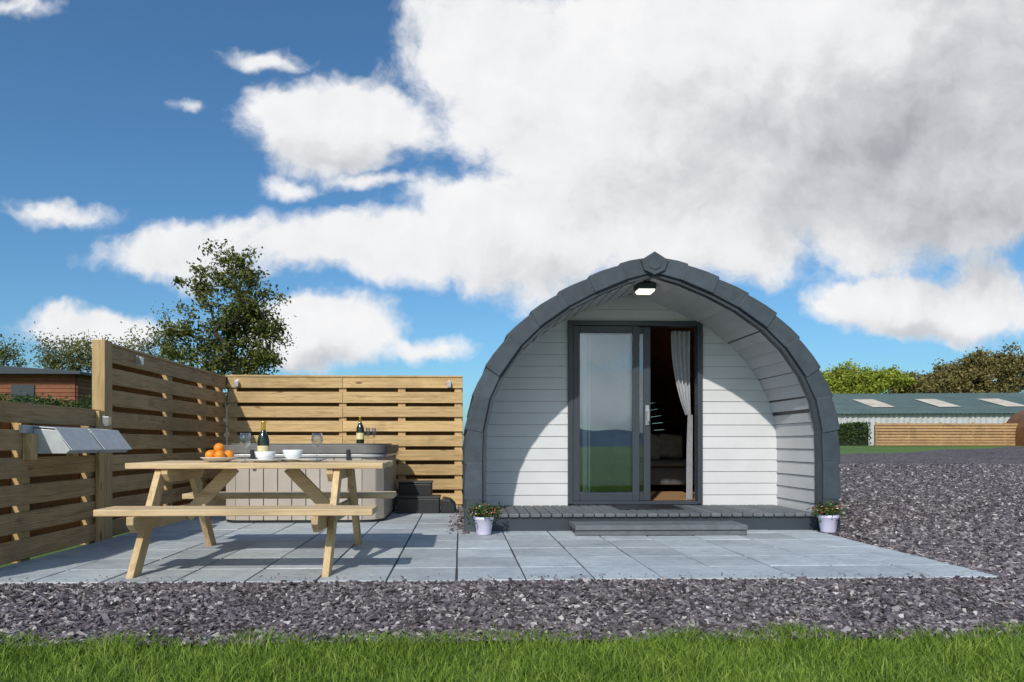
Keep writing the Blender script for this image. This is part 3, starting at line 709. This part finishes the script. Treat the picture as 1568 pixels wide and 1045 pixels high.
# southern half of the sky (behind the viewer) shows a different stretch of cloud
south=t.m('LESS_THAN',sp.outputs[1],0.0)
u=t.m('MULTIPLY_ADD',south,.42,u); v=t.m('MULTIPLY_ADD',south,.14,v)
cb=t.new('ShaderNodeCombineXYZ'); t.put(cb.inputs[0],u); t.put(cb.inputs[1],v); p=cb.outputs[0]
wn=t.noise(p,3.2,5,.62,0,'Color'); pw=t.vm('ADD',p,t.vm('SCALE',t.vm('SUBTRACT',wn,(.5,.5,.5)),scale=.15))
pflat=t.vm('MULTIPLY',pw,(1,1,0))
def field(bl,base):
    f=base
    for (px,py,a,b_,k) in bl:
        q=t.vm('LENGTH',t.vm('MULTIPLY_ADD',pflat,(F/a,F/b_,0),(-(px-705)/a,-(680-py)/b_,0)))
        f=t.m('SMOOTH_MAX',f,t.m('MULTIPLY_ADD',q,-k,k),.12)
    return f
blobs=[(1250,150,570,290,1.8),(750,70,160,120,.9),(850,350,270,120,1.2),(980,150,330,240,1.4),(1450,290,300,105,1.3),
 (520,205,185,78,.9),(440,180,95,45,.55),(600,175,90,50,.5),(560,385,260,58,1.0),(310,395,130,40,.65),(505,505,125,58,1.1),(640,530,75,26,.65),
 (170,505,115,44,1.05),(90,335,75,20,.45),(400,98,55,14,.33),(280,184,20,10,.28),(1400,462,190,55,1.1),(1530,440,120,60,1.0),(40,20,60,20,.22),(575,285,70,20,.5),(440,300,50,20,.4)]
f=field(blobs,-.5)
nz=t.noise(pw,5.5,10,.6,.1); nz2=t.noise(t.vm('ADD',pw,(-.020,.030,0)),5.5,7,.56,.1)
dn=t.m('ADD',f,t.m('MULTIPLY',t.m('SUBTRACT',nz,.5),1.9))
al=t.sstep(dn,-.12,.34)
greyf=field([(1370,215,380,190,1.0),(1500,320,300,120,.95),(1130,280,200,80,.4),(1580,120,240,180,.7),(1450,505,170,16,.45),(520,252,130,22,.35),(500,555,110,14,.4),(870,430,220,30,.25)],-.35)
low=t.noise(p,2.4,4,.5)
g1=t.m('ADD',greyf,t.m('MULTIPLY',t.m('SUBTRACT',low,.5),.9))
g1=t.m('ADD',g1,t.m('MULTIPLY',t.m('SUBTRACT',nz2,nz),2.0))
gs=t.m('MULTIPLY_ADD',g1,.44,.24,True)
ccol=t.ramp(gs,[(0,(.96,.96,.97)),(.20,(.87,.88,.90)),(.42,(.65,.67,.70)),(.68,(.42,.44,.47)),(1,(.26,.28,.31))])
ccol=t.vm('SCALE',ccol,scale=.97/ST)
skc=t.vm('MULTIPLY',sk.outputs[0],(.52,.82,.98))
fin=t.mix(al,skc,ccol); t.l.new(fin,bg.inputs[0]); bg.inputs[1].default_value=ST
w.cycles.sampling_method='MANUAL'; w.cycles.sample_map_resolution=512
# ---------------------------------------------------------------- sun
L=bpy.data.lights.new('sun','SUN'); L.energy=3.4; L.angle=math.radians(1.0); L.color=(1,.955,.88)
so=bpy.data.objects.new('sun',L); sc.collection.objects.link(so)
dr=Vector((math.sin(SUN_AZ)*math.cos(SUN_EL),math.cos(SUN_AZ)*math.cos(SUN_EL),-math.sin(SUN_EL)))
so.rotation_euler=dr.to_track_quat('-Z','Y').to_euler(); so.location=(-5,-10,12)
# ---------------------------------------------------------------- camera
cam=bpy.data.cameras.new('camera'); co=bpy.data.objects.new('camera',cam); sc.collection.objects.link(co); sc.camera=co
cam.sensor_width=36; cam.lens=F/1568*36; cam.clip_end=6000; cam.clip_start=.05
yaw=math.radians(1.9); co.location=(0,0,H); co.rotation_euler=(math.radians(90),0,-yaw)
cam.shift_x=(79-F*math.tan(yaw))/1568; cam.shift_y=157.5/1568
